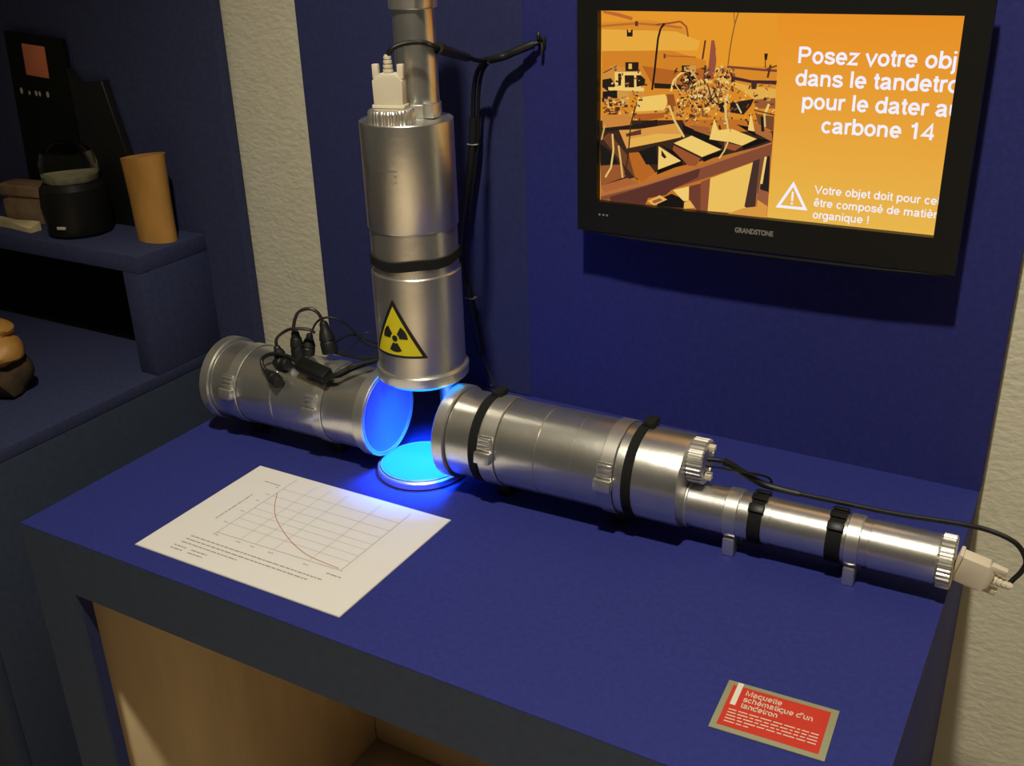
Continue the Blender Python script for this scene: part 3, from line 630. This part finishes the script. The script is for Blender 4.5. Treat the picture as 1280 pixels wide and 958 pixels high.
strokes(bm, dashes(84, 148, 43, r2, vertical=True), .0016)
for x in (69, 104, 126, 153, 204): strokes(bm, dashes(x - 3, x + 4, 57.5, r2, 2, 4), .0014)
for y in (84, 112, 140, 157, 176): strokes(bm, dashes(57, 63, y, r2, 2, 4), .0013)
tag(obj('caption_lines', bm, 'ink', t, world=False, smooth=False), kind='stuff')
obj('red_caption', strokes(bmesh.new(), dashes(34, 60, 181, r2), .0014), 'inkr', t, world=False, smooth=False)

# ================================================================== red caption card
t = card = thing('caption_card', 'small red caption card with khaki border at the table\'s front right', 'card', (.8495, .0585, .0002), math.radians(3.2))
KY = .955
obj('card', B((0, 0, 0), (.0995, .0695 * KY, .0012), .0003), 'khaki', t, world=False)
obj('red_field', prism([(.0055, .0058), (.0932, .0058), (.0932, .0612), (.0055, .0612)], .0010, .00135), 'red', t, world=False, smooth=False)
obj('white_bar', prism([(.0092, .0348), (.0142, .0348), (.0142, .0655), (.0092, .0655)], .0011, .0015), 'palew', t, world=False, smooth=False)
bm = bmesh.new()
for s, y, wd in (('Maquette', .0535, .033), ('schématique d\'un', .0445, .062), ('tandetron', .0355, .033)):
    join(bm, xf(letters(s, .0098, .12, width=wd), T((.0188, y * KY, .0015))))
obj('title_lettering', bm, 'pale', t, world=False, smooth=False)
bm = bmesh.new(); r3 = random.Random(5)
for k, y in enumerate((28.2, 24.2, 20.2, 16.2, 12.2)):
    strokes(bm, dashes(10.2, 89 if k < 4 else 32, y, r3, 2.5, 10, 1.6), .0013, .0015)
obj('body_lines', bm, 'pale', t, world=False, smooth=False)

# ================================================================== plugs and cables
def hood(parent, f, sc=1.0):
    """ivory connector hood, z of frame f points away from the socket, x is its broad side"""
    def P2(*p): return [(a * sc, b * sc) for a, b in p]
    rot = f @ RX(math.pi / 2)         # prism is drawn in x/y and extruded in z: turn y to the frame's z
    obj('connector_flange', prism(P2((-.0205, 0), (.0205, 0), (.0205, .004), (-.0205, .004)), -.0085 * sc, .0085 * sc, rot, bevel=.0006), 'ivory', parent)
    obj('connector_hood', prism(P2((-.0185, .004), (.0185, .004), (.0190, .032), (.0150, .034), (.0090, .040), (-.0090, .040), (-.0150, .034), (-.0190, .032)), -.0075 * sc, .0075 * sc, rot, bevel=.0010), 'ivory', parent)
    for s in (-1, 1):
        a, b = sorted((s * .0120, s * .0195))
        obj('thumb_screw', prism(P2((a, .0335), (b, .0335), (b, .0500), (a, .0500)), -.0035 * sc, .0035 * sc, rot, bevel=.0008), 'ivory', parent)
    bm = bmesh.new(); pr = []
    z = .036
    for k in range(5): pr += [(z * sc, (.0066 - .0005 * k) * sc), ((z + .0032) * sc, (.0066 - .0005 * k) * sc), ((z + .0034) * sc, (.0050 - .0004 * k) * sc), ((z + .0048) * sc, (.0050 - .0004 * k) * sc)]; z += .0050
    pr = [(.034 * sc, 0), (.034 * sc, .0066 * sc)] + pr + [(pr[-1][0], 0)]
    obj('strain_relief', lathe(pr, f, 24), 'ivory', parent)
# cable with ivory plug on top of the upright barrel
t = thing('connector_cable', 'ivory plug on the upright barrel with black cable running to the wall hook', 'cable', (VX, .313, .4638))
hood(t, T((VX, .313, .4640)) @ RZ(math.radians(14)), .92)
TOPC = [(.368, .313, .517), (.3745, .315, .5262), (.3859, .325, .5307), (.4019, .332, .5312), (.4144, .336, .527), (.4046, .38, .5161), (.3744, .46, .5009), (.3535, .53, .4874), (.3599, .565, .4874), (.3798, .572, .4952), (.3965, .578, .5018), (.4090, .585, .5060)]
obj('cord', tube(TOPC, .0029, 10), 'cable', t)
obj('cable_sleeve', tube(spline(TOPC)[34:50], .0062, 12, smooth=False, radii=(.0066, .0050)), 'black', t)
obj('cable_sleeve', tube(spline(TOPC)[58:84], .0050, 12, smooth=False, radii=(.0048, .0055)), 'black', t)
t = thing('wall_hook', 'small black hook holding cables on the wall left of the television', 'hook', (.4075, D - .002, .500))
obj('hook_plate', B((.4025, D - .0065, .4990), (.4135, D - .0025, .5120), .0015), 'black', t)
obj('hook_arm', tube([(.408, D - .0065, .508), (.408, D - .013, .5095), (.4082, D - .0145, .5135), (.4084, D - .013, .5170)], .0024, 8), 'black', t)
obj('tie_end', tube([(.4105, .5855, .5045), (.4115, .584, .498), (.411, .583, .491)], .0022, 8), 'black', t)
# hanging cable
t = thing('hanging_cable', 'black cable hanging down the wall right of the upright barrel', 'cable', (.308, .572, .06))
HC = [(.3497, .54, .4840), (.33, .555, .4676), (.3174, .565, .4372), (.3097, .57, .3726), (.2939, .572, .2935), (.2822, .572, .2286), (.284, .572, .1871), (.2928, .572, .1494), (.3012, .572, .0973), (.3077, .572, .0603)]
obj('cord', tube(HC, .0033, 10), 'cable', t)
obj('cord', tube([(x + .0066, y + .002, z) for x, y, z in HC[:5]] + [(.2960, .574, .262)], .0024, 8), 'cable', t)
obj('cable_sleeve', tube(spline(HC)[20:44], .0055, 12, smooth=False, radii=(.0060, .0050)), 'black', t)
obj('cable_sleeve', tube(spline(HC)[52:72], .0055, 12, smooth=False, radii=(.0050, .0066)), 'black', t)
obj('thin_lead', tube([(.3066, .572, .0665), (.334, .55, .0442), (.3772, .50, .0477), (.430, .43, .090), (.4570, .355, .1300)], .0010, 6), 'cablep', t)
for i in (24, 56): p = spline(HC)[i]; obj('cable_tie', B(p - Vector((.0062, .006, .0006)), p + Vector((.0085, .006, .0006)), .0003), 'ink', t)
# cable with ivory plug at the end of the thin tube
cr, sr = math.cos(math.radians(1.66)), math.sin(math.radians(1.66))
def rw(s, y, z): return Vector((.5 + s * cr - y * sr, .334 + s * sr + y * cr, z))
t = thing('connector_cable', 'ivory plug at the thin tube\'s right end with black cable looping back', 'cable', rw(.5018, 0, .03))
ax = Vector((cr, sr, 0))
fm = T(rw(.5018, 0, HS)) @ Matrix(((0, 0, 1, 0), (1, 0, 0, 0), (0, 1, 0, 0), (0, 0, 0, 1)))
fm = T(rw(.5018, 0, HS)) @ RZ(math.radians(1.66)) @ RY(math.radians(90 + 13)) @ RZ(math.radians(10))
hood(t, fm, .92)
RC = [tuple(fm @ Vector((0, 0, .052))), (1.0560, .3535, .0385), (1.0615, .356, .0480), (1.0635, .358, .0605), (1.0520, .36, .0755), (1.0288, .362, .0815), (.999, .366, .0795), (.9378, .3655, .0745), (.8728, .364, .0735), (.8385, .363, .0735), (.8008, .361, .0760), (.7789, .352, .0892), (.7595, .342, .1035), (.7415, .337, .1050)]
obj('cord', tube(RC, .0026, 10), 'cable', t)
obj('cable_sleeve', tube(spline(RC)[72:97], .0042, 10, smooth=False, radii=(.0034, .0048)), 'black', t)
obj('side_lead', tube([(.7415, .333, .098), (.7560, .336, .0985), (.7689, .34, .0966), (.7882, .35, .0926), (.8015, .36, .087), (.8062, .3645, .0804), (.8050, .364, .0760)], .0014, 8), 'cable', t)
# tangle of plugs lying on the left barrel
def plug(parent, p, q, r0, r1, m='black', name='plug'):
    r0 *= 1.18; r1 *= 1.18
    p = Vector(p); q = Vector(q); Ln = (q - p).length; d = q - p
    pr = [(0, 0), (0, r0 * .55), (Ln * .08, r0 * .75), (Ln * .22, r0 * .8), (Ln * .27, r0), (Ln * .55, r1), (Ln * .60, r1 * .86), (Ln * .66, r1), (Ln * .96, r1), (Ln, r1 * .85), (Ln, 0)]
    return obj(name, lathe(pr, frame(p, d), 20), m, parent)
G = 'black plugs on the left barrel'
t = thing('plug_lead', 'black plug standing on the left barrel with the tallest arched plum cable', 'cable', (.177, .325, .126), group=G)
obj('cord', tube([(.1763, .325, .150), (.1746, .325, .1683), (.18, .33, .1875), (.1943, .335, .1947), (.2054, .34, .1893), (.2099, .345, .172)], .0023, 8), 'cablep', t)
plug(t, (.1762, .325, .1640), (.1772, .325, .1265), .0062, .0076); plug(t, (.2088, .345, .176), (.2170, .343, .1330), .0065, .0090)
t = thing('plug_lead', 'black plug on the left barrel with lower arched plum cable', 'cable', (.155, .313, .120), group=G)
obj('cord', tube([(.1498, .315, .1381), (.1520, .315, .1524), (.1646, .32, .1638), (.1816, .318, .1705), (.1992, .325, .1701), (.2060, .330, .165)], .0022, 8), 'cablep', t)
plug(t, (.1498, .315, .1420), (.1600, .311, .1240), .0052, .0070); plug(t, (.1530, .304, .1235), (.1800, .301, .1262), .0056, .0068)
t = thing('plug_lead', 'black plug bent round at the front of the left barrel', 'cable', (.168, .286, .110), group=G)
obj('cord', tube([(.1560, .2865, .1160), (.1473, .288, .1215), (.1424, .293, .1290), (.1487, .298, .1350), (.1612, .302, .1375), (.1801, .304, .1360), (.1990, .300, .1325)], .0027, 8), 'cable', t)
plug(t, (.1530, .2868, .1175), (.1820, .2790, .1085), .0050, .0070)
t = thing('inline_adapter', 'black rectangular inline adapter with cable lying on the left barrel', 'adapter', (.23, .292, .118), group=G)
a, b = Vector((.2030, .2975, .1330)), Vector((.2560, .2900, .1285))
obj('adapter_body', B((-.0090, -.0068, 0), (.0090, .0068, (b - a).length), .0018, frame(a, b - a, .45)), 'gloss', t)
obj('cord', tube([(.2530, .2905, .1290), (.2650, .292, .1310), (.2760, .302, .1370), (.2860, .312, .1420), (.3080, .345, .1430)], .0026, 8), 'cable', t)
obj('cord', tube([(.2530, .2925, .1250), (.2670, .298, .1270), (.2800, .310, .1340), (.2930, .330, .1370), (.3050, .352, .1370)], .0018, 8), 'cable', t)
t = thing('plug_lead', 'black plug with thin cable arching behind the upright barrel', 'cable', (.186, .338, .126), group=G)
plug(t, (.1880, .34, .157), (.1835, .336, .1275), .0052, .0078)
obj('cord', tube([(.1885, .34, .155), (.1977, .345, .173), (.2134, .35, .1806), (.2285, .36, .174), (.2374, .37, .1586), (.2491, .375, .1429), (.2739, .39, .132), (.300, .41, .128)], .0014, 8), 'cable', t)
obj('cord', tube([(.2150, .345, .1340), (.2366, .35, .1316), (.2562, .355, .1300), (.2850, .375, .1290), (.305, .40, .128)], .0022, 8), 'cable', t)
obj('cord', tube([(.2053, .362, .1380), (.23, .372, .151), (.2536, .375, .1482), (.2749, .39, .1365), (.300, .41, .13)], .0014, 8), 'cable', t)
obj('cord', tube([(.2200, .352, .1300), (.238, .366, .1400), (.252, .378, .1560), (.268, .39, .1440), (.290, .41, .130)], .0011, 8), 'cable', t)

# ================================================================== things on the neighbouring unit
# amber coloured cup
bm = bmesh.new(); n = 40; rows = []
for z, kx, ky, dx in ((ZT + .0005, .0410, .026, .001), (ZT + .02, .0415, .0265, 0), (.225, .0420, .027, -.001), (.285, .0450, .029, -.002), (.298, .0460, .0295, -.002), (.298, .0430, .0265, -.002), (.270, .0415, .025, -.001), (ZT + .01, .034, .021, 0)):
    rows.append([bm.verts.new((-.3760 + dx + kx * math.cos(2 * math.pi * k / n), .598 + ky * math.sin(2 * math.pi * k / n), z + (.006 * math.cos(2 * math.pi * k / n) if z > .28 else 0))) for k in range(n)])
for a, b in zip(rows, rows[1:]):
    for k in range(n): bm.faces.new((a[k], a[(k + 1) % n], b[(k + 1) % n], b[k]))
bm.faces.new(rows[0]); bm.faces.new(rows[-1])
cup = obj('carved_cup', bm, 'horn'); tag(cup, 'amber coloured carved cup standing on the upper shelf\'s right end', 'cup')
# round black vessel under a glass dome
JX, JY = -.546, .574
t = thing('specimen_jar', 'round black jar with clear glass dome over a beige sample, on the shelf', 'jar', (JX, JY, ZT))
mj = T((JX, JY, 0))
obj('jar_base', lathe([(ZT + .0005, 0), (ZT + .0005, .050), (ZT + .006, .056), (ZT + .055, .060), (ZT + .085, .057), (ZT + .095, .049), (ZT + .095, 0)], mj, 48), 'gloss', t)
obj('sample', lathe([(ZT + .0955, 0), (ZT + .0955, .034), (ZT + .106, .036), (ZT + .110, .030), (ZT + .108, 0)], mj, 32), 'beige', t)
obj('glass_dome', lathe([(ZT + .0955, .0475), (ZT + .125, .051), (ZT + .148, .043), (ZT + .163, .022), (ZT + .166, 0), (ZT + .164, 0), (ZT + .161, .021), (ZT + .147, .0415), (ZT + .124, .0495), (ZT + .0955, .0460)], mj, 48), 'glass', t)
f = T((JX, JY, ZT + .022)) @ RZ(math.radians(-70))
obj('jar_label', B((.0560, -.008, -.002), (.0600, .008, .003), .0005, f), 'grey', t)
# black board with orange square
t = thing('display_board', 'tall black board with orange square and small white symbols on the shelf', 'board', (-.665, .645, ZT))
TB = T((-.667, 0, .440)) @ RY(math.radians(4)) @ T((.667, 0, -.440))
obj('board', B((-.745, .640, ZT + .014), (-.590, .652, .484), .002, TB), 'shade_and_board', t)
obj('orange_square', B((-.697, .6385, .4115), (-.636, .6405, .4670), .0003, TB), 'orange', t)
bm = bmesh.new()
for x, z, s in ((-.7200, .3800, .0052), (-.6980, .3785, .0034), (-.6790, .3800, .0044), (-.6690, .3800, .0040), (-.6470, .3815, .0050)):
    xf_ = TB @ T((x, .6392, z)) @ RX(math.pi / 2); b_ = bmesh.new()
    bmesh.ops.create_circle(b_, cap_ends=True, radius=s, segments=10, matrix=xf_ @ Matrix.Diagonal((.8, 1.15, 1, 1))); join(bm, b_)
obj('white_symbols', bm, 'grey', t, smooth=False)
# black slanted stand
pl = [(-.588, ZT + .0005), (-.588, .430), (-.566, .402), (-.500, .412), (-.470, .290), (-.452, ZT + .0005)]
o = obj('slanted_stand', prism(pl, -.656, -.640, RX(math.pi / 2) , bevel=.002), 'black')
tag(o, 'black slanted stand behind the glass domed jar', 'stand')
# clay blocks and a pale fragment
for lo, hi, rz, lab in (((-.745, .565, ZT + .0005), (-.652, .625, .196), 4, 'dark brown clay block, lower of two stacked on the shelf'), ((-.760, .575, .1965), (-.660, .620, .222), 8, 'brown clay slab lying on top of the clay block')):
    c = (Vector(lo) + Vector(hi)) / 2
    bm = B(lo, hi, .005, None); bmesh.ops.subdivide_edges(bm, edges=bm.edges[:], cuts=1)
    xf(bm, T(c) @ RZ(math.radians(rz)) @ T(-c))
    for v in bm.verts:
        v.co.x += rnd.uniform(-.0015, .0015); v.co.y += rnd.uniform(-.0015, .0015)
    tag(obj('clay_block', bm, 'brown'), lab, 'block', 'clay blocks on the shelf')
bm = bmesh.new(); n = 9; A_ = []; B_ = []
for k in range(n + 1):
    s = k / n; x = -.742 + .117 * s; wv = .003 * math.sin(s * 5)
    A_.append([bm.verts.new((x, y, z)) for y, z in ((.530 + wv, ZT + .0005), (.530 + wv, ZT + .012 + wv), (.552 + wv, ZT + .014 - wv), (.552 + wv, ZT + .0005))])
for a, b in zip(A_, A_[1:]):
    for k in range(4): bm.faces.new((a[k], a[(k + 1) % 4], b[(k + 1) % 4], b[k]))
bm.faces.new(A_[0]); bm.faces.new(A_[-1])
tag(obj('bone_fragment', bm, 'bone'), 'pale flat bone fragment lying at the shelf\'s front edge', 'bone')
# carved lump on the lower shelf, cut by the picture's left edge
t = thing('carved_wood', 'lumpy carved wood with orange top on the lower shelf at far left', 'wood carving', (-.515, .335, ZL))
def lump(c, s, seed, flat=None):
    b_ = bmesh.new(); bmesh.ops.create_icosphere(b_, subdivisions=3, radius=1); rr = random.Random(seed)
    ph = [(rr.uniform(2, 5), rr.uniform(2, 5), rr.uniform(2, 5), rr.uniform(0, 6)) for _ in range(4)]
    for v in b_.verts:
        k = 1 + sum(.07 * math.sin(p[0] * v.co.x + p[1] * v.co.y + p[2] * v.co.z + p[3]) for p in ph)
        v.co = Vector((c[0] + v.co.x * k * s[0], c[1] + v.co.y * k * s[1], c[2] + v.co.z * k * s[2]))
        if flat is not None: v.co.z = max(v.co.z, flat)
    return b_
obj('trunk', lump((-.515, .335, -.035), (.055, .05, .045), 2, ZL + .0006), 'bark', t)
obj('crown', lump((-.512, .330, .012), (.058, .045, .028), 8), 'horn', t)
obj('knob', lump((-.520, .335, .042), (.042, .035, .018), 3), 'horn', t)
